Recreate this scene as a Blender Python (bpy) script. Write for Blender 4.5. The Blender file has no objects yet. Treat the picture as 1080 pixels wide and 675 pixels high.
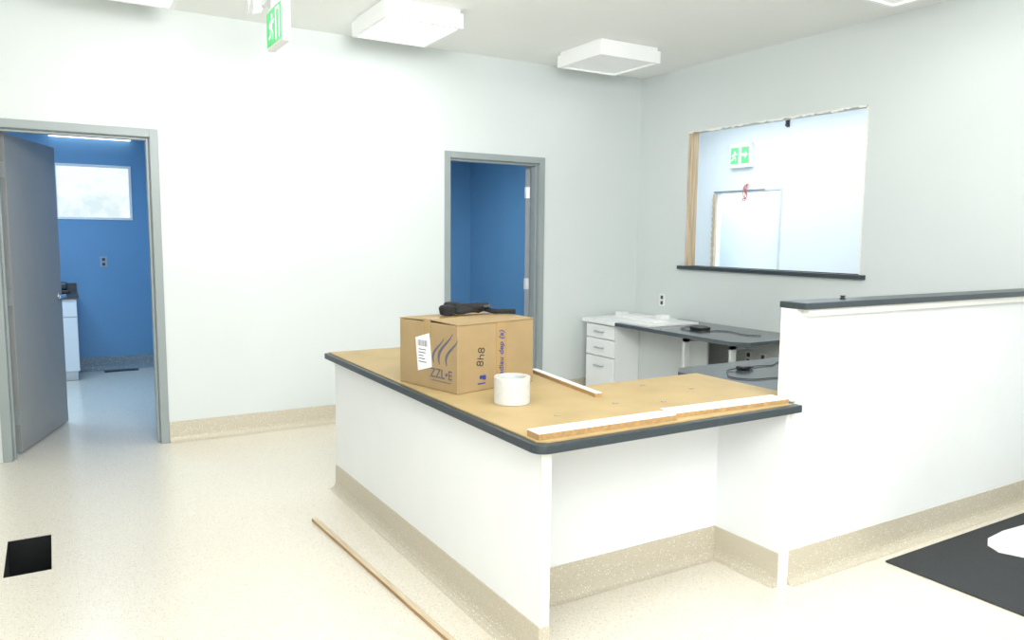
import bpy, bmesh, math, random
from mathutils import Matrix, Vector
random.seed(7)
sc = bpy.context.scene
sc.view_settings.view_transform = 'Standard'
sc.view_settings.look = 'None'
W = {}          # object -> world matrix

# ------------------------------------------------------------------ materials
def base_mat(name):
    m = bpy.data.materials.new(name); m.use_nodes = True
    return m, m.node_tree.nodes, m.node_tree.links, m.node_tree.nodes['Principled BSDF']

def mat(name, col, rough=.5, metal=0., var=.04, scale=6., bump=0., bscale=200., spec=.5, emit=None, es=0., trans=0.):
    m, N, L, b = base_mat(name)
    g = N.new('ShaderNodeNewGeometry')
    n = N.new('ShaderNodeTexNoise'); n.inputs['Scale'].default_value = scale; n.inputs['Detail'].default_value = 4
    L.new(g.outputs['Position'], n.inputs['Vector'])
    r = N.new('ShaderNodeValToRGB')
    r.color_ramp.elements[0].position = .3; r.color_ramp.elements[1].position = .7
    r.color_ramp.elements[0].color = tuple(max(0, c*(1-var)) for c in col)+(1,)
    r.color_ramp.elements[1].color = tuple(min(1, c*(1+var)) for c in col)+(1,)
    L.new(n.outputs['Fac'], r.inputs['Fac']); L.new(r.outputs['Color'], b.inputs['Base Color'])
    b.inputs['Roughness'].default_value = rough; b.inputs['Metallic'].default_value = metal
    b.inputs['Specular IOR Level'].default_value = spec
    if trans: b.inputs['Transmission Weight'].default_value = trans
    if emit:
        b.inputs['Emission Color'].default_value = tuple(emit)+(1,); b.inputs['Emission Strength'].default_value = es
    if bump:
        n2 = N.new('ShaderNodeTexNoise'); n2.inputs['Scale'].default_value = bscale
        L.new(g.outputs['Position'], n2.inputs['Vector'])
        bp = N.new('ShaderNodeBump'); bp.inputs['Strength'].default_value = bump; bp.inputs['Distance'].default_value = .002
        L.new(n2.outputs['Fac'], bp.inputs['Height']); L.new(bp.outputs['Normal'], b.inputs['Normal'])
    return m

def speckle(name, col, tan, dark, rough, amount=.0, scale=95., coat=0.):
    m, N, L, b = base_mat(name)
    g = N.new('ShaderNodeNewGeometry')
    prev = None
    n0 = N.new('ShaderNodeTexNoise'); n0.inputs['Scale'].default_value = 1.3
    L.new(g.outputs['Position'], n0.inputs['Vector'])
    r0 = N.new('ShaderNodeValToRGB')
    r0.color_ramp.elements[0].color = tuple(c*.97 for c in col)+(1,); r0.color_ramp.elements[1].color = tuple(min(1, c*1.03) for c in col)+(1,)
    L.new(n0.outputs['Fac'], r0.inputs['Fac']); prev = r0.outputs['Color']
    for i, (c, sc_, th) in enumerate(((tan, scale, .30), (dark, scale*.8, .17), ((.97, .95, .90), scale*.9, .22))):
        v = N.new('ShaderNodeTexVoronoi'); v.inputs['Scale'].default_value = sc_
        add = N.new('ShaderNodeVectorMath'); add.inputs[1].default_value = (i*3.7, i*1.3, i*2.1)
        L.new(g.outputs['Position'], add.inputs[0]); L.new(add.outputs[0], v.inputs['Vector'])
        lt = N.new('ShaderNodeMath'); lt.operation = 'LESS_THAN'; lt.inputs[1].default_value = th+amount
        L.new(v.outputs['Distance'], lt.inputs[0])
        sp = N.new('ShaderNodeSeparateColor'); L.new(v.outputs['Color'], sp.inputs[0])
        l2 = N.new('ShaderNodeMath'); l2.operation = 'LESS_THAN'; l2.inputs[1].default_value = .45
        L.new(sp.outputs[0], l2.inputs[0])
        mu = N.new('ShaderNodeMath'); mu.operation = 'MULTIPLY'
        L.new(lt.outputs[0], mu.inputs[0]); L.new(l2.outputs[0], mu.inputs[1])
        mx = N.new('ShaderNodeMix'); mx.data_type = 'RGBA'
        L.new(mu.outputs[0], mx.inputs['Factor']); L.new(prev, mx.inputs[6]); mx.inputs[7].default_value = tuple(c)+(1,)
        prev = mx.outputs[2]
    L.new(prev, b.inputs['Base Color']); b.inputs['Roughness'].default_value = rough
    b.inputs['Coat Weight'].default_value = coat; b.inputs['Coat Roughness'].default_value = .2
    return m

def wood(name, c1, c2, axis='Y', rough=.6, scale=14):
    m, N, L, b = base_mat(name)
    g = N.new('ShaderNodeNewGeometry'); mp = N.new('ShaderNodeMapping')
    s = {'X': (.06, 1, 1), 'Y': (1, .06, 1), 'Z': (1, 1, .06)}[axis]
    mp.inputs['Scale'].default_value = s
    L.new(g.outputs['Position'], mp.inputs['Vector'])
    n = N.new('ShaderNodeTexNoise'); n.inputs['Scale'].default_value = scale*4; n.inputs['Detail'].default_value = 5
    L.new(mp.outputs[0], n.inputs['Vector'])
    r = N.new('ShaderNodeValToRGB'); r.color_ramp.elements[0].position = .35; r.color_ramp.elements[1].position = .65
    r.color_ramp.elements[0].color = tuple(c1)+(1,); r.color_ramp.elements[1].color = tuple(c2)+(1,)
    L.new(n.outputs['Fac'], r.inputs['Fac']); L.new(r.outputs['Color'], b.inputs['Base Color'])
    b.inputs['Roughness'].default_value = rough
    return m

M_wall = mat('wall_paint', (.645, .695, .69), .5, var=.012, scale=2., bump=.05, bscale=120)
M_ceil = mat('ceiling_paint', (.89, .905, .885), .8, var=.01, scale=2.)
M_blue = mat('blue_paint', (.13, .315, .53), .45, var=.02, scale=2.)
M_corr = mat('pale_blue_paint', (.79, .88, .95), .6, var=.01)
M_floor = speckle('speckled_vinyl', (.775, .73, .63), (.62, .55, .44), (.40, .36, .28), .26, coat=.3, scale=110)
M_cove = speckle('speckled_cove_vinyl', (.56, .515, .41), (.46, .41, .31), (.32, .29, .22), .4, scale=125)
M_covb = speckle('bluegrey_cove_vinyl', (.22, .29, .34), (.18, .22, .26), (.12, .15, .17), .4, scale=110)
M_frame = mat('grey_door_frame_paint', (.29, .335, .34), .4, var=.02)
M_leaf = mat('grey_door_paint', (.32, .33, .325), .5, var=.02)
M_leafb = mat('cool_grey_door_paint', (.22, .25, .275), .45, var=.02)
M_white = mat('white_laminate', (.83, .86, .865), .35, var=.01)
M_edge = mat('white_edge_banding', (.82, .83, .78), .45, var=.02)
M_slate = mat('charcoal_laminate', (.034, .048, .058), .35, var=.12, scale=60)
M_grey = mat('charcoal_worktop_laminate', (.075, .092, .105), .16, var=.12, scale=80)
M_leg = mat('grey_white_support', (.60, .64, .64), .5, var=.02)
M_board = mat('tan_hardboard', (.43, .32, .155), .6, var=.08, scale=5., bump=.1, bscale=90)
M_card = mat('brown_cardboard', (.36, .26, .13), .75, var=.06, scale=9., bump=.1, bscale=60)
M_ptape = mat('brown_packing_tape', (.385, .265, .12), .2, var=.03)
M_black = mat('black_plastic', (.012, .013, .015), .4, var=.1, scale=40)
M_strap = mat('black_webbing', (.014, .015, .017), .9, var=.1, scale=40)
M_ink = mat('black_ink', (.03, .03, .04), .7)
M_inkg = mat('blue_grey_print', (.10, .11, .16), .7)
M_blueink = mat('blue_ink', (.025, .05, .24), .7)
M_paper = mat('white_paper', (.85, .86, .86), .7, var=.02)
M_plast = mat('white_plastic', (.84, .86, .86), .35, var=.01)
M_plateg = mat('pale_grey_plastic', (.30, .38, .46), .35, var=.01)
M_tape = mat('translucent_tape', (.78, .79, .76), .25, var=.05, scale=60, trans=.25)
M_chrome = mat('brushed_metal', (.7, .72, .73), .25, metal=.9, var=.05)
M_hinge = mat('steel_hinge', (.50, .53, .55), .4, metal=.5, var=.05)
M_wood = wood('pine', (.50, .38, .24), (.68, .56, .40), 'Z')
M_woodp = wood('pale_pine', (.52, .42, .30), (.68, .58, .45), 'Z')
M_woody = wood('fibreboard', (.34, .21, .09), (.46, .30, .13), 'Y')
M_woodl = wood('pale_fibreboard', (.60, .49, .33), (.70, .60, .44), 'Y')
M_hole = mat('hole_shade_black', (.008, .010, .012), .9, var=.3)  # shade inside the floor hole, painted in as a near-black liner colour
M_mat = mat('black_rubber', (.03, .034, .038), .75, var=.2, scale=120, bump=.4, bscale=250)
M_green = mat('green_sign_lit', (.04, .42, .12), .4, emit=(.08, .62, .18), es=.65)
M_greenp = mat('pale_green_sign', (.10, .52, .20), .4, emit=(.16, .7, .28), es=.5)
M_signw = mat('white_sign_lit', (.9, 1, .93), .4, emit=(.9, 1., .93), es=.4)
M_lens = mat('lit_diffuser', (.95, .95, .95), .5, emit=(1, 1, .98), es=2.)
M_lensmid = mat('soft_diffuser', (.9, .9, .9), .5, emit=(1, 1, .98), es=.35)
M_lensoff = mat('dim_diffuser', (.80, .83, .82), .5, emit=(1, 1, 1), es=.12)
M_house = mat('white_fixture_housing', (.86, .88, .87), .4, var=.01, emit=(1, 1, 1), es=.04)
M_red = mat('pink_red_wire', (.62, .12, .12), .4)
M_brownw = mat('dark_wire', (.20, .10, .10), .4)
M_vent = mat('dark_grille', (.05, .06, .07), .5)

# ------------------------------------------------------------------ geometry helpers
def bbox(bm, x0, x1, y0, y1, z0, z1):
    vs = [bm.verts.new((x, y, z)) for z in (z0, z1) for y in (y0, y1) for x in (x0, x1)]
    for f in ((0, 2, 3, 1), (4, 5, 7, 6), (0, 1, 5, 4), (2, 6, 7, 3), (0, 4, 6, 2), (1, 3, 7, 5)):
        bm.faces.new([vs[i] for i in f])

def prism(bm, poly, z0, z1):
    a = [bm.verts.new((x, y, z0)) for x, y in poly]; b = [bm.verts.new((x, y, z1)) for x, y in poly]
    bm.faces.new(a[::-1]); bm.faces.new(b)
    n = len(poly)
    for i in range(n):
        j = (i+1) % n; bm.faces.new((a[i], a[j], b[j], b[i]))

def cyl(bm, c, r, h, axis='Z', seg=24, r2=None):
    m = Matrix.Translation(c)
    if axis == 'X': m = m @ Matrix.Rotation(math.pi/2, 4, 'Y')
    if axis == 'Y': m = m @ Matrix.Rotation(-math.pi/2, 4, 'X')
    m = m @ Matrix.Translation((0, 0, h/2))
    bmesh.ops.create_cone(bm, cap_ends=True, segments=seg, radius1=r, radius2=r if r2 is None else r2, depth=h, matrix=m)

def make(name, bm, m, parent=None, local=False, bevel=0., smooth=False, seg=2):
    bmesh.ops.recalc_face_normals(bm, faces=bm.faces[:])
    xs = [v.co for v in bm.verts]
    o0 = Vector(((min(v.x for v in xs)+max(v.x for v in xs))/2, (min(v.y for v in xs)+max(v.y for v in xs))/2, min(v.z for v in xs)))
    for v in bm.verts: v.co -= o0
    me = bpy.data.meshes.new(name); bm.to_mesh(me); bm.free()
    me.materials.append(m)
    if smooth:
        for p in me.polygons: p.use_smooth = True
    ob = bpy.data.objects.new(name, me); sc.collection.objects.link(ob)
    ob.location = o0
    if parent:
        ob.parent = parent
        if not local: ob.matrix_parent_inverse = W[parent].inverted()
        W[ob] = (W[parent] @ Matrix.Translation(o0)) if local else Matrix.Translation(o0)
    else: W[ob] = Matrix.Translation(o0)
    if bevel:
        md = ob.modifiers.new('bevel', 'BEVEL'); md.width = bevel; md.segments = seg; md.limit_method = 'ANGLE'
    return ob

def boxes(name, lst, m, parent=None, **k):
    bm = bmesh.new()
    for b in lst: bbox(bm, *b)
    return make(name, bm, m, parent, **k)

def empty(name, loc, rotz=0., label=None, category=None, group=None, parent=None):
    e = bpy.data.objects.new(name, None); e.empty_display_size = .1; sc.collection.objects.link(e)
    e.location = loc; e.rotation_euler = (0, 0, rotz)
    W[e] = Matrix.Translation(loc) @ Matrix.Rotation(rotz, 4, 'Z')
    if parent:
        e.parent = parent; e.matrix_parent_inverse = W[parent].inverted()
    tag(e, label, category, group)
    return e

def tag(o, label=None, category=None, group=None):
    if label: o['label'] = label
    if category: o['category'] = category
    if group: o['group'] = group
    return o

def struct(o): o['kind'] = 'structure'; return o

def flat(name, polys, O, U, V, m, parent, local=False, th=.0015):
    """thin raised shapes: polys in (u,v) on plane O,U,V"""
    O, U, V = Vector(O), Vector(U), Vector(V); Nn = U.cross(V)
    bm = bmesh.new()
    for k, p in enumerate(polys):
        a = [bm.verts.new(O+U*u+V*v) for u, v in p]; b = [bm.verts.new(O+U*u+V*v+Nn*th) for u, v in p]
        bm.faces.new(a[::-1]); bm.faces.new(b); n = len(p)
        for i in range(n): bm.faces.new((a[i], a[(i+1) % n], b[(i+1) % n], b[i]))
    return make(name, bm, m, parent, local)

def circ(cx, cy, r, n=16): return [(cx+r*math.cos(2*math.pi*i/n), cy+r*math.sin(2*math.pi*i/n)) for i in range(n)]
def rect(x0, y0, x1, y1): return [(x0, y0), (x1, y0), (x1, y1), (x0, y1)]
def limb(x0, y0, x1, y1, w):
    dx, dy = x1-x0, y1-y0; l = math.hypot(dx, dy); nx, ny = -dy/l*w/2, dx/l*w/2
    return [(x0-nx, y0-ny), (x1-nx, y1-ny), (x1+nx, y1+ny), (x0+nx, y0+ny)]

def text(name, s, size, O, U, V, m, parent, local=False, rot=0., shear=0., bold=0.):
    cu = bpy.data.curves.new('tmp', 'FONT'); cu.body = s; cu.size = size; cu.extrude = .0006; cu.shear = shear; cu.offset = bold
    to = bpy.data.objects.new('tmp', cu); sc.collection.objects.link(to)
    bpy.context.view_layer.update()
    dg = bpy.context.evaluated_depsgraph_get()
    me = bpy.data.meshes.new_from_object(to.evaluated_get(dg))
    bpy.data.objects.remove(to)
    U, V = Vector(U), Vector(V); Nn = U.cross(V)
    R = Matrix((U, V, Nn)).transposed().to_4x4()
    bm = bmesh.new(); bm.from_mesh(me); bpy.data.meshes.remove(me)
    bmesh.ops.transform(bm, matrix=Matrix.Translation(Vector(O)+Nn*.001) @ R @ Matrix.Rotation(rot, 4, 'Z'), verts=bm.verts[:])
    return make(name, bm, m, parent, local)

def tube(name, pts, r, m, parent=None, local=False, cyclic=False, res=6):
    cu = bpy.data.curves.new('tmp', 'CURVE'); cu.dimensions = '3D'; cu.bevel_depth = r; cu.bevel_resolution = 2; cu.resolution_u = res
    sp = cu.splines.new('NURBS'); sp.points.add(len(pts)-1)
    for i, p in enumerate(pts): sp.points[i].co = (*p, 1)
    sp.use_endpoint_u = True; sp.order_u = 4; sp.use_cyclic_u = cyclic
    cu.use_fill_caps = True
    to = bpy.data.objects.new('tmp', cu); sc.collection.objects.link(to)
    bpy.context.view_layer.update()
    me = bpy.data.meshes.new_from_object(to.evaluated_get(bpy.context.evaluated_depsgraph_get()))
    bpy.data.objects.remove(to)
    bm = bmesh.new(); bm.from_mesh(me); bpy.data.meshes.remove(me)
    return make(name, bm, m, parent, local, smooth=True)

def cove(name, path, side, m, parent=None, h=.148):
    prof = [(.0, h), (.004, h), (.005, .050), (.007, .034), (.012, .020), (.020, .009), (.030, .003), (.038, .001), (.038, .0005), (0, .0005)]
    P = [Vector(p) for p in path]; n = len(P); bm = bmesh.new(); rings = []
    for i in range(n):
        ds = []
        if i > 0: ds.append((P[i]-P[i-1]).normalized())
        if i < n-1: ds.append((P[i+1]-P[i]).normalized())
        ns = [Vector((d.y, -d.x))*side for d in ds]
        mi = ns[0] if len(ns) == 1 else (ns[0]+ns[1])/(1+ns[0].dot(ns[1]))
        rings.append([bm.verts.new((P[i].x+mi.x*o, P[i].y+mi.y*o, z)) for o, z in prof])
    k = len(prof)
    for i in range(n-1):
        for j in range(k):
            a, b = rings[i], rings[i+1]; bm.faces.new((a[j], b[j], b[(j+1) % k], a[(j+1) % k]))
    bm.faces.new(rings[0]); bm.faces.new(rings[-1][::-1])
    return make(name, bm, m, parent)

# ------------------------------------------------------------------ room shell
YB, YW = 5.82, 5.96; XR, XW = 4.94, 5.06; H = 2.99
# main floor with a square service opening cut out
bm = bmesh.new()
gx = [-6.5, -.235, -.055, 7.5]; gy = [-3.5, 3.83, 4.30, 9.4]
for i in range(3):
    for j in range(3):
        if i == 1 and j == 1: continue
        bbox(bm, gx[i], gx[i+1], gy[j], gy[j+1], -.005, 0)
struct(make('floor', bm, M_floor))
bm = bmesh.new()
x0, x1, y0, y1 = -.235, -.055, 3.83, 4.30
bbox(bm, x0-.02, x0, y0-.02, y1+.02, -.32, -.006); bbox(bm, x1, x1+.02, y0-.02, y1+.02, -.32, -.006)
bbox(bm, x0, x1, y0-.02, y0, -.32, -.006); bbox(bm, x0, x1, y1, y1+.02, -.32, -.006); bbox(bm, x0-.02, x1+.02, y0-.02, y1+.02, -.34, -.32)
struct(make('trim_4', bm, M_hole))

struct(boxes('ceiling', [(-6.5, XR, -3.5, YB, H, H+.08)], M_ceil))
# back wall, two door openings
DA = (-.262, .622); DB = (2.897, 3.785); DH = 2.13
struct(boxes('wall_back', [(-6.5, DA[0], YB, YW, 0, H), (DA[0], DA[1], YB, YW, DH, H), (DA[1], DB[0], YB, YW, 0, H),
      (DB[0], DB[1], YB, YW, DH, H), (DB[1], XW, YB, YW, 0, H)], M_wall))
WY0, WY1, WZ0, WZ1 = 3.404, 5.168, 1.2335, 2.418
struct(boxes('wall_right', [(XR, XW, -3.5, WY0, 0, H), (XR, XW, WY0, WY1, 0, WZ0), (XR, XW, WY0, WY1, WZ1, H), (XR, XW, WY1, YB, 0, H)], M_wall))
struct(cove('baseboard_back', [(DA[1]+.055, YB), (DB[0]-.05, YB)], 1, M_cove))
struct(cove('baseboard_corner', [(DB[1]+.055, YB), (XR, YB), (XR, -1)], 1, M_cove))

# pass-through ledge, raw timber lining
struct(boxes('trim_1', [(XR-.035, XW+.035, WY0-.05, WY1+.06, WZ0-.032, WZ0)], M_slate, bevel=.003))
struct(boxes('trim_2', [(XR+.010, XR+.10, WY1-.030, WY1, WZ0, WZ1)], M_wood))
# rough cut gypsum edge along head and side of the opening
bm = bmesh.new()
n = 70
for k in range(n):
    ya = WY0+(WY1-WY0)*k/n; yb = WY0+(WY1-WY0)*(k+1)/n
    bbox(bm, XR-.0012, XR+.012, ya, yb, WZ1-random.uniform(.002, .018), WZ1+random.uniform(.001, .006))
for k in range(46):
    za = WZ0+(WZ1-WZ0)*k/46; zb = WZ0+(WZ1-WZ0)*(k+1)/46
    bbox(bm, XR-.0012, XR+.012, WY0-random.uniform(.002, .006), WY0+random.uniform(.002, .016), za, zb)
struct(make('trim_3', bm, M_edge))

# blue rooms
RB = 9.3; RC = 2.62
struct(boxes('wall_blue_far', [(-1.6, .08, RB, RB+.1, 0, RC), (.08, .80, RB, RB+.1, 0, 1.615), (.08, .80, RB, RB+.1, 2.19, RC), (.80, 5.06, RB, RB+.1, 0, RC)], M_blue))
struct(boxes('wall_blue_side', [(-1.7, -1.6, YW, RB, 0, RC)], M_blue))
struct(boxes('wall_blue_divider', [(1.01, 1.12, YW+.002, RB, 0, RC)], M_blue))
struct(boxes('wall_blue_end', [(XR, XW, YW+.002, RB, 0, RC)], M_blue))
struct(boxes('wall_blue_near', [(-1.6, DA[0]-.05, YW, YW+.004, 0, RC), (DA[1]+.05, 1.01, YW, YW+.004, 0, RC), (1.12, DB[0]-.05, YW, YW+.004, 0, RC), (DB[1]+.05, XR, YW, YW+.004, 0, RC)], M_blue))
struct(boxes('ceiling_blue_rooms', [(-1.7, XW, YW, RB+.1, RC, RC+.05)], M_ceil)).name = 'ceiling.001'
struct(cove('baseboard_blue', [(.23, RB), (1.01, RB), (1.01, YW+.03)], 1, M_covb))

# corridor behind pass-through
struct(boxes('wall_corridor', [(7.4, 7.5, -1, 6.18, 0, H), (7.4, 7.5, 6.18, 7.2, 2.05, H), (7.4, 7.5, 7.2, 9.3, 0, H), (7.9, 8.0, 5.6, 8.5, 0, H)], M_corr))
struct(boxes('ceiling_corridor', [(XW, 8.0, -1, 9.3, H, H+.05)], M_ceil)).name = 'ceiling.002'
struct(boxes('wall_corridor_end', [(XW, 8.0, 9.3, 9.4, 0, H)], M_corr))
struct(boxes('wall_corridor_near', [(XW, XW+.004, YW, 9.3, 0, H)], M_corr))

# door frames (steel, grey)
def door_frame(name, x0, x1, zt, fw=.053):
    bm = bmesh.new()
    a, b = YB-.012, YW+.012
    for xs, xe in ((x0-fw, x0), (x1, x1+fw)):
        bbox(bm, xs, xe, a, YB, 0, zt+fw); bbox(bm, xs, xe, YW, b, 0, zt+fw)
    bbox(bm, x0, x1, a, YB, zt, zt+fw); bbox(bm, x0, x1, YW, b, zt, zt+fw)
    bbox(bm, x0, x0+.004, YB, YW, 0, zt); bbox(bm, x1-.004, x1, YB, YW, 0, zt); bbox(bm, x0+.004, x1-.004, YB, YW, zt-.004, zt)
    bbox(bm, x0+.004, x0+.02, YB+.03, YW-.05, 0, zt-.004); bbox(bm, x1-.02, x1-.004, YB+.03, YW-.05, 0, zt-.004); bbox(bm, x0+.02, x1-.02, YB+.03, YW-.05, zt-.02, zt-.004)
    return struct(make(name, bm, M_frame, bevel=.002))

def leaf(parent, hx, hy, ang, L, flip, m):
    e = empty('leaf', (hx, hy, 0), ang, parent=parent)
    boxes('leaf_panel', [(0, L, -.022, .022, .012, 2.115)], m, e, local=True, bevel=.002)
    for s in (-1, 1):
        bm = bmesh.new()
        cyl(bm, (L-.07, s*.022 if s > 0 else -.030, 1.0), .030, .008, 'Y')
        cyl(bm, (L-.07, .028 if s > 0 else -.075, 1.0), .011, .047, 'Y', 12)
        bbox(bm, L-.190, L-.058, s*.066-.009, s*.066+.009, .988, 1.012)
        make('lever_handle', bm, M_chrome, e, local=True, bevel=.003)
    for z in (.25, 1.05, 1.88):
        bm = bmesh.new(); cyl(bm, (-.006, flip*.022, z-.05), .008, .10, 'Z', 12)
        bbox(bm, -.003, -.0005, -.018, .018, z-.05, z+.05)
        make('hinge', bm, M_hinge, e, local=True)
    return e
d1 = door_frame('door_1', DA[0], DA[1], DH)
leaf(d1, -.235, 5.985, math.atan2(.88, .295), .90, 1, M_leaf)
d2 = door_frame('door_2', DB[0], DB[1], DH)
leaf(d2, 3.768, 5.985, math.atan2(.80, .62), .86, 1, M_leafb)

# ------------------------------------------------------------------ ceiling light fixtures
def fixture(x0, x1, y0, y1, lit, zt=H, dep=.125, watts=0, label=''):
    e = empty('ceiling_light', ((x0+x1)/2, (y0+y1)/2, zt-dep), label=label, category='ceiling light')
    t = .03; g = .018
    boxes('mounting_plate', [(x0+g, x1-g, y0+g, y1-g, zt-.030, zt-.001)], M_house, e)
    zt2 = zt-.030
    boxes('housing', [(x0, x1, y0, y0+t, zt-dep, zt2), (x0, x1, y1-t, y1, zt-dep, zt2), (x0, x0+t, y0+t, y1-t, zt-dep, zt2), (x1-t, x1, y0+t, y1-t, zt-dep, zt2)], M_house, e, bevel=.003)
    boxes('diffuser', [(x0+t, x1-t, y0+t, y1-t, zt-dep+.012, zt-dep+.020)], (M_lensoff, M_lens, M_lensmid)[int(lit)], e)
    if watts:
        l = bpy.data.lights.new('fixture_lamp', 'AREA'); l.shape = 'RECTANGLE'; l.size = (x1-x0)-.1; l.size_y = (y1-y0)-.1; l.energy = watts
        l.color = (1, .99, .96)
        lo = bpy.data.objects.new('fixture_lamp', l); sc.collection.objects.link(lo)
        lo.location = ((x0+x1)/2, (y0+y1)/2, zt-dep+.008)
    return e
lab_on = 'square white surface-mounted ceiling light, diffuser glowing bright'
lab_mid = 'square white surface-mounted ceiling light, diffuser softly lit'
lab_off = 'square white surface-mounted ceiling light, diffuser dim'
fixture(1.90, 2.46, 4.74, 5.36, 1, watts=9, label=lab_on)
fixture(3.66, 4.26, 4.80, 5.38, 0, watts=2, label=lab_off)
fixture(.14, .74, 4.74, 5.34, 2, watts=1.5, label=lab_mid)
fixture(3.80, 4.40, 2.33, 2.92, 0, watts=4, label=lab_off)
fixture(.14, .74, 1.6, 2.2, 1, watts=16, label=lab_on)  # this and the next: out-of-view fixtures added to light the room
fixture(2.0, 2.6, 1.0, 1.6, 1, watts=20, label=lab_on)

def area(loc, rot, sx, sy, w, col=(1, 1, 1), spread=None):
    l = bpy.data.lights.new('fill_light', 'AREA'); l.shape = 'RECTANGLE'; l.size = sx; l.size_y = sy; l.energy = w; l.color = col
    if spread: l.spread = math.radians(spread)
    o = bpy.data.objects.new('fill_light', l); sc.collection.objects.link(o); o.location = loc; o.rotation_euler = rot
def aim(loc, tgt): return (Vector(tgt)-Vector(loc)).to_track_quat('-Z', 'Y').to_euler()
area((3.2, 7.6, 2.6), (0, 0, 0), 1.2, .6, 40, (.86, .93, 1))  # unseen light added for the right-hand blue room
area((-.3, 7.6, 2.6), (0, 0, 0), 1.2, .6, 48, (.60, .82, 1))  # unseen bluish light, added to brighten and tint the left blue room
area((6.3, 5.5, 2.97), (0, 0, 0), 1.2, 3.5, 60, (.96, .99, 1))  # unseen light added over the corridor
area((7.7, 6.7, 2.9), (0, 0, 0), .2, 1.6, 30, (.97, .99, 1))  # unseen light added to brighten the space behind the corridor doorway
# soft fill lights out of view, added to brighten walls and ceiling
area((-1.5, -2.0, 1.9), (math.radians(80), 0, math.radians(-25)), 4.5, 2.2, 112, (1, .995, .985))
area((1.0, 2.0, 2.70), aim((1.0, 2.0, 2.70), (1.40, 5.82, 2.45)), 1.0, .6, 27, (1, 1, .99), 110)  # added to brighten the back wall between the doors
area((1.2, .2, 2.3), aim((1.2, .2, 2.3), (4.94, 4.0, 2.1)), 1.4, .9, 30, (.99, 1, 1), 120)  # added to brighten the right wall
area((.6, -.9, 1.3), (math.radians(180), 0, 0), 3.0, 2.4, 150, (1, .995, .985))  # points upward, added to brighten the ceiling

# ------------------------------------------------------------------ blue room: window, light, cabinet
e = empty('wall_light', (.43, 9.25, 2.485), label='slim glowing linear light above the window in the blue room', category='wall light')
boxes('housing', [(.05, .81, 9.20, 9.299, 2.50, 2.575)], M_house, e); boxes('diffuser', [(.055, .805, 9.195, 9.295, 2.455, 2.499)], M_lens, e)
w = struct(boxes('window_1', [(.08, .80, RB-.012, RB+.09, 1.615, 1.64), (.08, .80, RB-.012, RB+.09, 2.165, 2.19), (.08, .105, RB-.012, RB+.09, 1.64, 2.165), (.775, .80, RB-.012, RB+.09, 1.64, 2.165)], M_plast, bevel=.003))
m, N, L, b = base_mat('hazy_outdoor_view')
g = N.new('ShaderNodeNewGeometry'); n = N.new('ShaderNodeTexNoise'); n.inputs['Scale'].default_value = 8; n.inputs['Detail'].default_value = 8
L.new(g.outputs['Position'], n.inputs['Vector'])
sp = N.new('ShaderNodeSeparateXYZ'); L.new(g.outputs['Position'], sp.inputs[0])
mr = N.new('ShaderNodeMapRange'); mr.inputs['From Min'].default_value = 1.70; mr.inputs['From Max'].default_value = 2.12; mr.inputs['To Min'].default_value = -.04; mr.inputs['To Max'].default_value = .20
L.new(sp.outputs['Z'], mr.inputs['Value'])
ad = N.new('ShaderNodeMath'); L.new(n.outputs['Fac'], ad.inputs[0]); L.new(mr.outputs[0], ad.inputs[1])
r = N.new('ShaderNodeValToRGB'); r.color_ramp.elements[0].position = .38; r.color_ramp.elements[0].color = (.72, .86, .88, 1)
r.color_ramp.elements[1].position = .62; r.color_ramp.elements[1].color = (.94, .99, 1, 1)
L.new(ad.outputs[0], r.inputs['Fac']); L.new(r.outputs['Color'], b.inputs['Emission Color']); b.inputs['Emission Strength'].default_value = 1.0
b.inputs['Base Color'].default_value = (.05, .05, .05, 1)
boxes('window_pane', [(.105, .775, RB+.02, RB+.025, 1.64, 2.165)], m, w)
cab = empty('base_cabinet', (-.28, 9.0, 0), label='white base cabinet with dark worktop against the blue wall', category='cabinet')
boxes('carcass', [(-.75, .215, 8.72, 9.29, .10, .83), (-.75, .20, 8.78, 9.29, 0.001, .10)], M_white, cab)
boxes('door', [(-.26, .213, 8.70, 8.719, .105, .64)], M_white, cab, bevel=.003)
dr = boxes('drawer', [(-.26, .213, 8.70, 8.719, .648, .825)], M_white, cab, bevel=.003)
boxes('handle', [(-.09, .04, 8.68, 8.70, .73, .742)], M_chrome, dr)
boxes('worktop', [(-.77, .235, 8.68, 9.29, .831, .862), (-.77, .235, 9.27, 9.29, .862, .95)], M_slate, cab)
o = empty('black_appliance', (.06, 9.05, .862), label='small black boxy appliance on the dark worktop', category='appliance')
boxes('base', [(-.05, .17, 8.95, 9.15, .863, .90)], M_black, o, bevel=.01); boxes('hood', [(-.03, .15, 8.98, 9.12, .90, .975)], M_slate, o, bevel=.02)

def outlet(x, y, z, axis, label):
    e = empty('wall_outlet', (x, y, z), label=label, category='wall outlet')
    if axis == '-Y':
        boxes('cover_plate', [(x-.036, x+.036, y-.008, y-.0005, z-.058, z+.058)], M_plateg, e, bevel=.002)
        boxes('socket', [(x-.014, x+.014, y-.012, y-.008, z+.010, z+.040)], M_vent, e); boxes('socket', [(x-.014, x+.014, y-.012, y-.008, z-.040, z-.010)], M_vent, e)
    else:
        boxes('cover_plate', [(x-.008, x-.0005, y-.036, y+.036, z-.058, z+.058)], M_plast, e, bevel=.002)
        boxes('socket', [(x-.012, x-.008, y-.015, y+.015, z+.010, z+.042)], M_vent, e); boxes('socket', [(x-.012, x-.008, y-.015, y+.015, z-.042, z-.010)], M_vent, e)
outlet(.50, RB, 1.17, '-Y', 'grey-blue wall outlet with dark sockets on the blue wall')
outlet(XR, 5.44, .90, '-X', 'white double wall outlet above the worktop')
outlet(XR, 4.37, .50, '-X', 'white wall outlet under the worktop')
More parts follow.
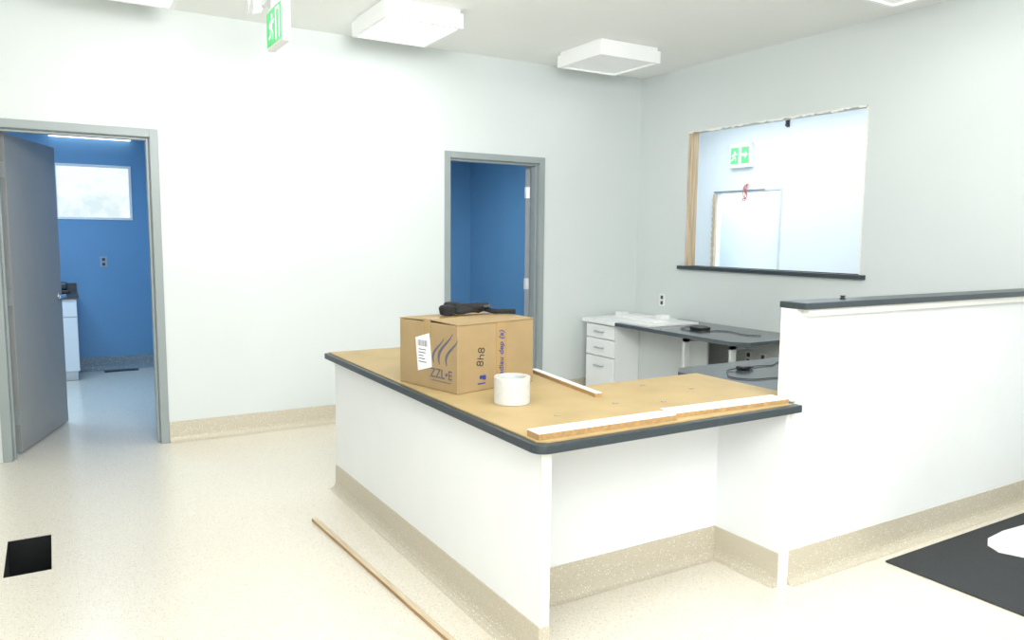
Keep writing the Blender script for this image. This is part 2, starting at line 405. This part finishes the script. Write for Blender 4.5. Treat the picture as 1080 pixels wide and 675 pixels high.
outlet(XR, 4.22, .50, '-X', 'white wall outlet under the worktop')
e = boxes('floor_register', [(.45, .78, 9.12, 9.22, .0005, .006)] + [(.46+i*.03, .475+i*.03, 9.125, 9.215, .006, .009) for i in range(10)], M_vent)
tag(e, 'dark slotted floor vent register by the blue wall', 'floor vent')

# ------------------------------------------------------------------ exit signs
def man(O, U, V, s, e, dirn=1, local=False, m=None):
    k = lambda p: [(x*s*dirn, y*s) for x, y in p]
    P = [circ(.03, .82, .085), limb(.0, .72, -.08, .42, .17), limb(.0, .68, .20, .60, .06), limb(.20, .60, .27, .70, .055), limb(-.03, .68, -.22, .60, .06), limb(-.22, .60, -.26, .47, .055),
         limb(-.06, .44, .12, .30, .09), limb(.12, .30, .10, .08, .075), limb(-.08, .44, -.18, .22, .09), limb(-.18, .22, -.36, .17, .07)]
    P = [k(p) for p in P]
    if dirn < 0: P = [p[::-1] for p in P]
    return flat('running_figure', P, O, U, V, m or M_signw, e, local)
sx, sy0, sy1, sz0, sz1 = 1.12, 4.175, 4.47, 2.51, 2.69
e = empty('exit_sign', (sx, 4.32, H), label='green and white illuminated exit sign with running figure hanging from ceiling', category='exit sign')
boxes('housing', [(sx-.022, sx+.022, sy0-.014, sy1+.014, sz0-.016, sz1+.016)], M_plast, e, bevel=.005)
boxes('sign_face', [(sx-.026, sx-.0225, sy0, sy1, sz0, sz1)], M_green, e)
O = (sx-.0263, 4.36, sz0+.008); U = (0, -1, 0); V = (0, 0, 1)
man(O, U, V, .165, e, 1)
flat('doorway_symbol', [rect(.080, .0, .094, .162), rect(.144, 0, .158, .162), rect(.094, .148, .144, .162)], O, U, V, M_signw, e)
bm = bmesh.new(); cyl(bm, (sx, 4.32, sz1+.016), .012, H-sz1-.017); cyl(bm, (sx, 4.32, H-.03), .06, .029)
make('ceiling_stem', bm, M_plast, e)
boxes('lamp_bracket', [(sx-.028, sx+.028, 4.30, 4.57, 2.755, 2.80), (sx-.014, sx+.014, 4.40, 4.43, 2.705, 2.76)], M_plast, e, bevel=.003)
for yy, zz in ((4.62, 2.765), (4.75, 2.79)):
    bm = bmesh.new(); cyl(bm, (sx-.07, yy, zz), .048, .055, 'X', 24, r2=.032); cyl(bm, (sx-.02, yy, zz), .016, .03, 'X', 12); bbox(bm, sx-.008, sx+.008, yy-.07, yy, zz-.008, zz+.008)
    make('emergency_lamp_head', bm, M_plast, e, bevel=.003)

sy = 6.775
e = empty('exit_sign', (7.36, sy, 2.33), label='green and white exit sign mounted on pale corridor wall', category='exit sign')
boxes('housing', [(7.34, 7.399, sy-.17, sy+.17, 2.35, 2.645)], M_plast, e, bevel=.005)
boxes('sign_face', [(7.335, 7.3395, sy-.14, sy-.03, 2.40, 2.595), (7.335, 7.3395, sy+.025, sy+.14, 2.40, 2.595)], M_greenp, e)
O = (7.3345, sy+.08, 2.415)
man(O, U, V, .155, e)
flat('arrow', [[(.117, .075), (.16, .075), (.16, .04), (.207, .09), (.16, .14), (.16, .105), (.117, .105)]], O, U, V, M_signw, e)

# corridor doorway with exposed stud and dangling wires
M_ptrim = mat('pale_trim', (.62, .69, .74), .5); M_dline = mat('grey_header', (.22, .26, .30), .5)
d3 = struct(boxes('door_3', [(7.385, 7.42, 6.155, 6.18, 0, 2.08), (7.385, 7.42, 7.2, 7.23, 0, 2.08), (7.385, 7.42, 6.18, 7.2, 2.055, 2.08)], M_ptrim, bevel=.003))
boxes('header_track', [(7.376, 7.384, 6.40, 7.22, 2.064, 2.078)], M_dline, d3)
bm = bmesh.new()
bbox(bm, 7.34, 7.38, 7.155, 7.195, 0.001, 2.04)
for i in range(24):
    zz = .06+i*.082; w_ = random.uniform(.004, .02); bbox(bm, 7.325, 7.34, 7.15-w_, 7.19, zz, zz+random.uniform(.03, .06))
st = make('wall_stud', bm, M_woodp)
tag(st, 'rough bare wood stud with ragged edge standing at the corridor doorway', 'wall stud')
e = empty('hanging_wires', (7.36, 6.66, 1.9), label='thin tangle of pink-red and dark electrical wires hanging loose', category='electrical wires')
for i in range(8):
    a = random.uniform(-.05, .05); bq = random.uniform(-.06, .06); c = random.uniform(-.06, .06)
    tube('wire', [(7.385, 6.66, 2.15), (7.35, 6.66+a*.4, 2.145), (7.33, 6.66+a, 2.09), (7.33, 6.66-bq, 2.03), (7.33, 6.66+c, 1.98), (7.33, 6.66+bq, 1.93+abs(a)), (7.33, 6.66+bq*1.4, 1.89+abs(c))], .0035, M_red if i % 3 else M_brownw, e)
o = boxes('cable_bracket', [(7.36, 7.401, 6.10, 6.13, 2.78, 2.80), (7.36, 7.37, 6.105, 6.125, 2.80, 2.85), (7.385, 7.401, 6.095, 6.135, 2.77, 2.85)], M_vent)
tag(o, 'small dark bracket on the pale corridor wall', 'bracket')

# ------------------------------------------------------------------ reception desk
T = .805; PX0, PX1 = 1.383, 1.42; PY0, PY1 = 2.09, 4.26
desk = empty('reception_desk', (2.0, 2.6, 0), label='white L-shaped reception desk with charcoal-edged counter', category='reception desk')
r_ = .05; c_ = (1.34+r_, 2.045+r_)
corner = [(c_[0]-r_*math.cos(t), c_[1]-r_*math.sin(t)) for t in [i*math.pi/2/6 for i in range(7)]]
poly = corner + [(2.645, 2.045), (2.645, 2.085), (2.622, 2.085), (2.622, 2.18), (2.79, 2.18), (2.79, 2.80), (2.06, 2.80), (2.06, 4.32), (1.34, 4.32)]
bm = bmesh.new(); prism(bm, poly, T-.036, T-.004); make('countertop', bm, M_slate, desk, bevel=.004)
boxes('side_panel', [(PX0, PX1-.001, PY0+.004, PY1, 0.001, T-.037)], M_white, desk)
boxes('edge_strip', [(PX0-.002, PX1+.001, PY0-.003, PY0+.0035, .14, T-.037)], M_edge, desk)
boxes('kneespace_panel', [(PX1, 2.61, 2.47, 2.50, 0.001, T-.037)], M_white, desk)
boxes('end_panel', [(2.61, 2.6345, 2.096, 2.50, 0.001, T-.037)], M_white, desk)
boxes('rear_panel', [(PX1, 2.0, 4.22, 4.26, 0.001, T-.037)], M_white, desk)
cove('cove_base', [(PX1, PY1), (PX0, PY1), (PX0, PY0), (PX1, PY0), (PX1, 2.47), (2.61, 2.47), (2.61, 2.10)], 1, M_cove, desk)

# hardboard protection sheets on the counter
bm = bmesh.new(); i_ = .022
polyb = [(1.34+i_, 2.045+i_+.03), (1.34+i_+.03, 2.045+i_), (2.60, 2.045+i_), (2.60, 2.195), (2.775, 2.195), (2.775, 2.79), (2.05, 2.79), (2.05, 4.31), (1.34+i_, 4.31)]
prism(bm, polyb, T-.0035, T+.001)
o = make('hardboard_sheet', bm, M_board); tag(o, 'tan hardboard protection sheet covering the reception counter', 'hardboard sheet')

# partition with raised ledge
HT = 1.224
part = empty('reception_partition', (3.8, 2.15, 0), label='tall white reception partition with charcoal ledge on top', category='partition')
boxes('panel', [(2.662, XR-.001, 2.10, 2.165, 0.001, HT-.028)], M_white, part)
boxes('edge_strip', [(2.635, 2.6615, 2.092, 2.15, 0.001, T-.037)], M_edge, part)
boxes('edge_strip', [(2.635, 2.6615, 2.094, 2.168, T+.002, HT-.028)], M_edge, part)
boxes('cap_trim', [(2.685, XR-.001, 2.066, 2.0995, HT-.058, HT-.028)], M_edge, part, bevel=.002)
boxes('ledge', [(2.635, XR-.001, 2.045, 2.18, HT-.027, HT)], M_slate, part, bevel=.004)
cove('cove_base', [(2.663, 2.10), (XR-.001, 2.10)], 1, M_cove, part)
bm = bmesh.new(); cyl(bm, (2.985, 2.13, HT+.0005), .013, .004); cyl(bm, (2.985, 2.13, HT+.0045), .008, .007); cyl(bm, (2.985, 2.13, HT+.0115), .012, .004)
o = make('spool_cap', bm, M_black, smooth=False); tag(o, 'small black spool-shaped cap on the charcoal ledge', 'cap')

# ------------------------------------------------------------------ interior worktops
d = empty('worktop_desk', (4.5, 4.7, 0), label='long glossy charcoal worktop desk along the wall under the opening', category='desk')
z = .745
bm = bmesh.new(); prism(bm, [(4.16, 3.86), (4.26, 3.76), (4.93, 3.76), (4.93, 5.20), (4.18, 5.20)], z-.03, z); make('worktop', bm, M_grey, d, bevel=.003)
bm = bmesh.new(); prism(bm, [(4.18, 5.205), (4.93, 5.205), (4.93, 5.80), (4.20, 5.70)], z-.03, z); make('worktop', bm, M_white, d, bevel=.003)
boxes('modesty_panel', [(4.50, 4.515, 4.41, 5.245, .05, z-.032)], M_leg, d)
for y in (4.40, 3.92):
    boxes('support_leg', [(4.23, 4.28, y-.012, y+.012, .001, z-.031), (4.23, 4.92, y-.012, y+.012, z-.07, z-.031)], M_leg, d)
boxes('support_leg', [(4.88, 4.93, 3.90, 3.94, .001, z-.031)], M_leg, d)
p = empty('drawer_pedestal', (4.55, 5.45, 0), label='white three-drawer pedestal with metal bar handles', category='drawer unit')
boxes('body', [(4.24, 4.86, 5.25, 5.66, .03, z-.032)], M_white, p)
for z0, z1 in ((.58, .70), (.42, .57), (.05, .41)):
    dd = boxes('drawer', [(4.220, 4.239, 5.253, 5.657, z0, z1)], M_white, p, bevel=.004)
    zz = (z0+z1)/2 if z1 > .5 else .33
    boxes('handle', [(4.195, 4.205, 5.39, 5.52, zz-.005, zz+.005), (4.205, 4.220, 5.395, 5.405, zz-.004, zz+.004), (4.205, 4.220, 5.505, 5.515, zz-.004, zz+.004)], M_hinge, dd)
d = empty('low_desk', (3.7, 2.75, 0), label='glossy charcoal writing desk behind the tall partition', category='desk')
bm = bmesh.new(); prism(bm, [(3.02, 2.21), (4.93, 2.21), (4.93, 3.28), (3.12, 3.28), (3.02, 3.18)], .70, .73); make('worktop', bm, M_grey, d, bevel=.003)
for x, y in ((3.1, 2.25), (3.1, 3.15), (4.85, 3.2)):
    boxes('leg', [(x, x+.05, y, y+.05, .001, .699)], M_leg, d)

# things on the far worktop
e = boxes('white_board', [(4.22, 4.78, 4.80, 5.52, z+.0005, z+.016)], M_plast, bevel=.002)
tag(e, 'flat white board panel lying across the worktop and drawers', 'board')
e = boxes('paper_stack', [(4.40, 4.75, 5.30, 5.50, z+.017, z+.024), (4.43, 4.72, 5.32, 5.49, z+.024, z+.030)], M_paper, bevel=.001)
tag(e, 'flat stack of white paper sheets on white board', 'paper')
e = empty('keyboard', (4.45, 5.05, z+.016), label='white slim keyboard-like device on the white board', category='keyboard')
zk = z+.0165
boxes('case', [(4.34, 4.50, 4.88, 5.24, zk, zk+.013)], M_plast, e, bevel=.004)
for i in range(9):
    boxes('key', [(4.36, 4.48, 4.90+i*.036, 4.928+i*.036, zk+.013, zk+.018)], M_paper, e)
for (x, y, zb) in ((4.62, 5.64, z+.0005), (4.66, 5.12, zk)):
    o = empty('small_carton', (x, y, zb), label='small white carton resting on the worktop', category='carton')
    boxes('body', [(x-.05, x+.05, y-.035, y+.035, zb, zb+.035)], M_paper, o, bevel=.002); boxes('lid', [(x-.052, x+.052, y-.037, y+.037, zb+.028, zb+.04)], M_plast, o, bevel=.002)
o = empty('power_adapter', (4.5, 4.5, z), label='black power adapter with loose cable on the charcoal worktop', category='power adapter')
c0 = z+.005
boxes('body', [(4.42, 4.54, 4.42, 4.54, z+.001, z+.026)], M_black, o, bevel=.006); boxes('plug', [(4.54, 4.58, 4.48, 4.51, z+.008, z+.020)], M_vent, o, bevel=.002)
tube('cable', [(4.57, 4.495, z+.014), (4.64, 4.52, c0), (4.72, 4.62, c0), (4.62, 4.70, c0), (4.47, 4.66, c0), (4.36, 4.60, c0), (4.34, 4.46, c0), (4.42, 4.34, c0), (4.56, 4.38, c0), (4.62, 4.22, c0), (4.5, 4.08, c0), (4.62, 3.98, c0)], .003, M_black, o)
c0 = .734
o = empty('power_adapter', (3.4, 3.0, .73), label='black power adapter with loose thin cables on the writing desk', category='power adapter')
boxes('body', [(3.36, 3.44, 3.02, 3.07, .731, .755)], M_black, o, bevel=.008); boxes('plug', [(3.44, 3.47, 3.033, 3.060, .737, .749)], M_vent, o)
tube('cable', [(3.46, 3.045, .743), (3.55, 3.12, c0), (3.66, 3.02, c0), (3.78, 3.16, c0), (3.92, 3.08, c0), (3.80, 2.92, c0), (3.68, 2.98, c0), (3.52, 2.84, c0), (3.62, 2.72, c0), (3.85, 2.78, c0), (3.7, 2.5, c0)], .0028, M_black, o)
tube('cable', [(3.37, 3.045, .743), (3.30, 3.10, c0), (3.22, 2.98, c0), (3.12, 2.92, c0), (3.20, 2.76, c0), (3.38, 2.82, c0), (3.48, 2.66, c0), (3.65, 2.6, c0)], .0028, M_black, o)

# ------------------------------------------------------------------ cardboard box
bw, bd, bh = .462, .415, .30
cb = empty('cardboard_box', (1.472, 2.885, T+.0015), math.radians(13), label='large brown cardboard carton, closed, with printed sides, on the counter', category='cardboard box')
boxes('body', [(0, bw, 0, bd, 0, bh-.004)], M_card, cb, local=True, bevel=.004)
g_ = .003
def slab(bm, pts, th):
    a = [bm.verts.new(p) for p in pts]; b = [bm.verts.new((p[0], p[1], p[2]+th)) for p in pts]
    bm.faces.new(a[::-1]); bm.faces.new(b)
    for i in range(4): bm.faces.new((a[i], a[(i+1) % 4], b[(i+1) % 4], b[i]))
bm = bmesh.new()
slab(bm, [(0, -.002, bh-.003), (bw, -.002, bh-.003), (bw-.003, bd/2-g_, bh+.006), (.003, bd/2-g_, bh+.006)], .004)
make('top_flap', bm, M_card, cb, local=True)
bm = bmesh.new()
slab(bm, [(0, bd+.002, bh-.003), (bw, bd+.002, bh-.003), (bw-.003, bd/2+g_, bh+.003), (.003, bd/2+g_, bh+.003)], .004)
make('top_flap', bm, M_card, cb, local=True)
boxes('packing_tape', [(-.001, bw+.001, bd/2-.025, bd/2+.025, bh+.009, bh+.0105), (-.0015, -.0002, bd/2-.025, bd/2+.025, bh-.07, bh+.009), (bw+.0002, bw+.0015, bd/2-.025, bd/2+.025, bh-.07, bh+.009)], M_ptape, cb, local=True)
# left side (x=0): view right = -y
LO, LU, LV = (-.0004, bd, 0), (0, -1, 0), (0, 0, 1)
flat('shipping_label', [[(.140, .070), (.240, .098), (.222, .248), (.122, .220)]], LO, LU, LV, M_paper, cb, True)
bars = []
u = .140
for i in range(14):
    wv = random.choice((.002, .004, .003)); bars.append(rect(u, .185, u+wv, .212)); u += wv+random.choice((.003, .004))
    if u > .21: break
for i in range(5): bars.append(rect(.145, .168-i*.014, .145+random.uniform(.035, .07), .172-i*.014))
flat('label_print', bars, (LO[0]-.0016, LO[1], 0), LU, LV, M_inkg, cb, True, th=.0005)
def swoosh(x, y, s):
    L_ = []; R_ = []
    for i in range(15):
        t = i/14; yy = y+t*.12*s; xx = x-math.sin(t*4.6)*.020*s + t*.055*s; ww = .0068*s*math.sin(math.pi*min(1, t*.95+.03))+.0008
        L_.append((xx-ww, yy)); R_.append((xx+ww, yy))
    return [[L_[i], R_[i], R_[i+1], L_[i+1]] for i in range(14)]
sw = swoosh(.252, .12, .95)+swoosh(.293, .115, 1.2)+swoosh(.343, .115, 1.0)
flat('flame_logo', sw, LO, LU, LV, M_inkg, cb, True, th=.0008)
text('logo_lettering', 'ZZL\u2022E', .058, (LO[0], bd-.228, .056), LU, LV, M_inkg, cb, True)
flat('logo_underline', [rect(.238, .040, .37, .043)], LO, LU, LV, M_inkg, cb, True, th=.0008)
# right side (y=0)
RO, RU, RV = (0, -.0004, 0), (1, 0, 0), (0, 0, 1)
text('stencilled_code', '8h8', .058, (.145, RO[1], .105), RU, RV, M_ink, cb, True, rot=math.radians(82), bold=-.0008)
flat('tape_line', [rect(.225, .004, .290, .296)], RO, RU, RV, M_ptape, cb, True, th=.0006)
text('handwriting', 'auadiau dep (a)', .0395, (.268, RO[1], .018), RU, RV, M_blueink, cb, True, rot=math.radians(90), shear=.2, bold=.0004)
flat('handling_symbols', [circ(.135, .060, .009), rect(.115, .030, .160, .035), rect(.145, .048, .163, .068)], RO, RU, RV, M_blueink, cb, True)

# goggles + strap on top of the box
bt = T+bh+.0125
o = empty('goggles', (1.62, 3.15, bt), label='black goggles with bunched strap lying on top of the carton', category='goggles')
for (x, y, hh) in ((1.565, 3.17, .048), (1.620, 3.235, .056)):
    bm = bmesh.new()
    cyl(bm, (x, y, bt+.002), .034, hh-.012, 'Z', 28, r2=.042); cyl(bm, (x, y, bt+hh-.010), .042, .010, 'Z', 28, r2=.030)
    make('lens_cup', bm, M_strap, o, bevel=.006)
boxes('bridge', [(1.575, 1.610, 3.185, 3.22, bt+.012, bt+.040)], M_strap, o, bevel=.010, seg=3)
pts = []
for i in range(34):
    a = i*.8; rr = .044+.016*math.sin(i*1.7)
    pts.append((1.665+rr*math.cos(a)*1.5+.0012*i, 3.175+rr*math.sin(a)*.9, bt+.014+.0009*i+.006*math.sin(i*2.3)))
pts += [(1.77, 3.15, bt+.016), (1.81, 3.12, bt+.012), (1.85, 3.13, bt+.012), (1.89, 3.10, bt+.012)]
tube('strap', pts, .0115, M_strap, o)
boxes('strap_buckle', [(1.73, 1.77, 3.12, 3.15, bt+.034, bt+.046)], M_vent, o, bevel=.003)

# tape roll
e = empty('tape_roll', (1.60, 2.645, T+.0015), label='large roll of translucent white stretch tape standing on the counter', category='tape roll')
def lathe(name, prof, m, parent):
    bm = bmesh.new(); n = 56; Z = Vector((1.60, 2.645, T+.0015)); v = []
    for i in range(n):
        a = 2*math.pi*i/n; c, s = math.cos(a), math.sin(a)
        v.append([bm.verts.new(Z+Vector((r*c, r*s, z))) for r, z in prof])
    k = len(prof)
    for i in range(n):
        for j in range(k):
            bm.faces.new((v[i][j], v[(i+1) % n][j], v[(i+1) % n][(j+1) % k], v[i][(j+1) % k]))
    return make(name, bm, m, parent)
lathe('tape_winding', [(.058, 0), (.073, 0), (.075, .002), (.075, .108), (.073, .110), (.058, .110)], M_tape, e); lathe('core', [(.054, .001), (.0575, .001), (.0575, .106), (.054, .106)], M_leg, e)

# trim pieces on the counter
def strip(name, a, b, w, h, m_top, m_side, z, label):
    A, B = Vector(a), Vector(b); L_ = (B-A).length; ang = math.atan2(B.y-A.y, B.x-A.x)
    e = empty(name, (A.x, A.y, z), ang, label=label, category='trim board')
    boxes('board', [(0, L_, 0, w, 0, h-.003)], m_side, e, local=True)
    boxes('white_face', [(0, L_-.004, .004, w, h-.0028, h)], m_top, e, local=True)
zc = T+.0015
strip('trim_board', (1.375, 2.095), (1.985, 2.085), .078, .022, M_white, M_woody, zc, 'white-faced fibreboard strip on the counter front edge')
strip('trim_board', (2.005, 2.115), (2.605, 2.085), .090, .018, M_white, M_woody, zc, 'white-faced fibreboard strip at the end of the counter')
strip('trim_board', (2.00, 2.56), (2.08, 3.20), .035, .018, M_white, M_woody, zc, 'thin white-faced wooden strip beside the carton')
strip('trim_board', (1.215, 2.25), (1.13, 3.83), .024, .018, M_woodl, M_woody, .0008, 'long thin wooden trim strip lying on the floor')

for i, (x, y) in enumerate(((1.95, 2.42), (2.3, 2.66), (1.62, 2.36), (2.45, 2.5), (2.15, 2.35))):
    bm = bmesh.new(); cyl(bm, (x, y, T+.0045), .0025, .022, 'X', 8); cyl(bm, (x-.003, y, T+.0055), .004, .003, 'X', 10)
    o = make('screw', bm, M_chrome); tag(o, 'small steel screw lying on the hardboard', 'screw', 'screws on the counter')

# floor mat, sheet
bm = bmesh.new(); prism(bm, [(3.25, .7), (4.93, .7), (4.93, 2.02), (3.25, 2.02)], .0005, .010)
o = make('floor_mat', bm, M_mat, bevel=.004); tag(o, 'black rubber floor mat in front of the partition', 'floor mat')
bm = bmesh.new()
prism(bm, [(3.80, 1.80), (3.84, 1.87), (3.93, 1.915), (4.10, 1.93), (4.40, 1.91), (4.62, 1.84), (4.64, 1.70), (4.45, 1.60), (4.2, 1.59), (3.97, 1.64), (3.84, 1.71)], .0105, .017)
o = make('plastic_offcut', bm, M_plast, bevel=.002); tag(o, 'flat irregular white plastic offcut on the black mat', 'plastic offcut')

# ------------------------------------------------------------------ world + camera
wd = bpy.data.worlds.new('world'); sc.world = wd; wd.use_nodes = True
wd.node_tree.nodes['Background'].inputs[0].default_value = (.97, .985, 1, 1); wd.node_tree.nodes['Background'].inputs[1].default_value = .7

f, th, p, r, h = 808.4, .5431, .1090, .0096, 1.4851
F = Vector((math.sin(th)*math.cos(p), math.cos(th)*math.cos(p), -math.sin(p))); R = Vector((math.cos(th), -math.sin(th), 0)); Uu = R.cross(F)
R2 = R*math.cos(r)+Uu*math.sin(r); U2 = -R*math.sin(r)+Uu*math.cos(r)
cam = bpy.data.cameras.new('camera'); co = bpy.data.objects.new('camera', cam); sc.collection.objects.link(co)
cam.sensor_width = 36; cam.lens = f/1080*36; cam.clip_start = .05
mw = Matrix((R2, U2, -F)).transposed().to_4x4(); mw.translation = (0, 0, h); co.matrix_world = mw
sc.camera = co
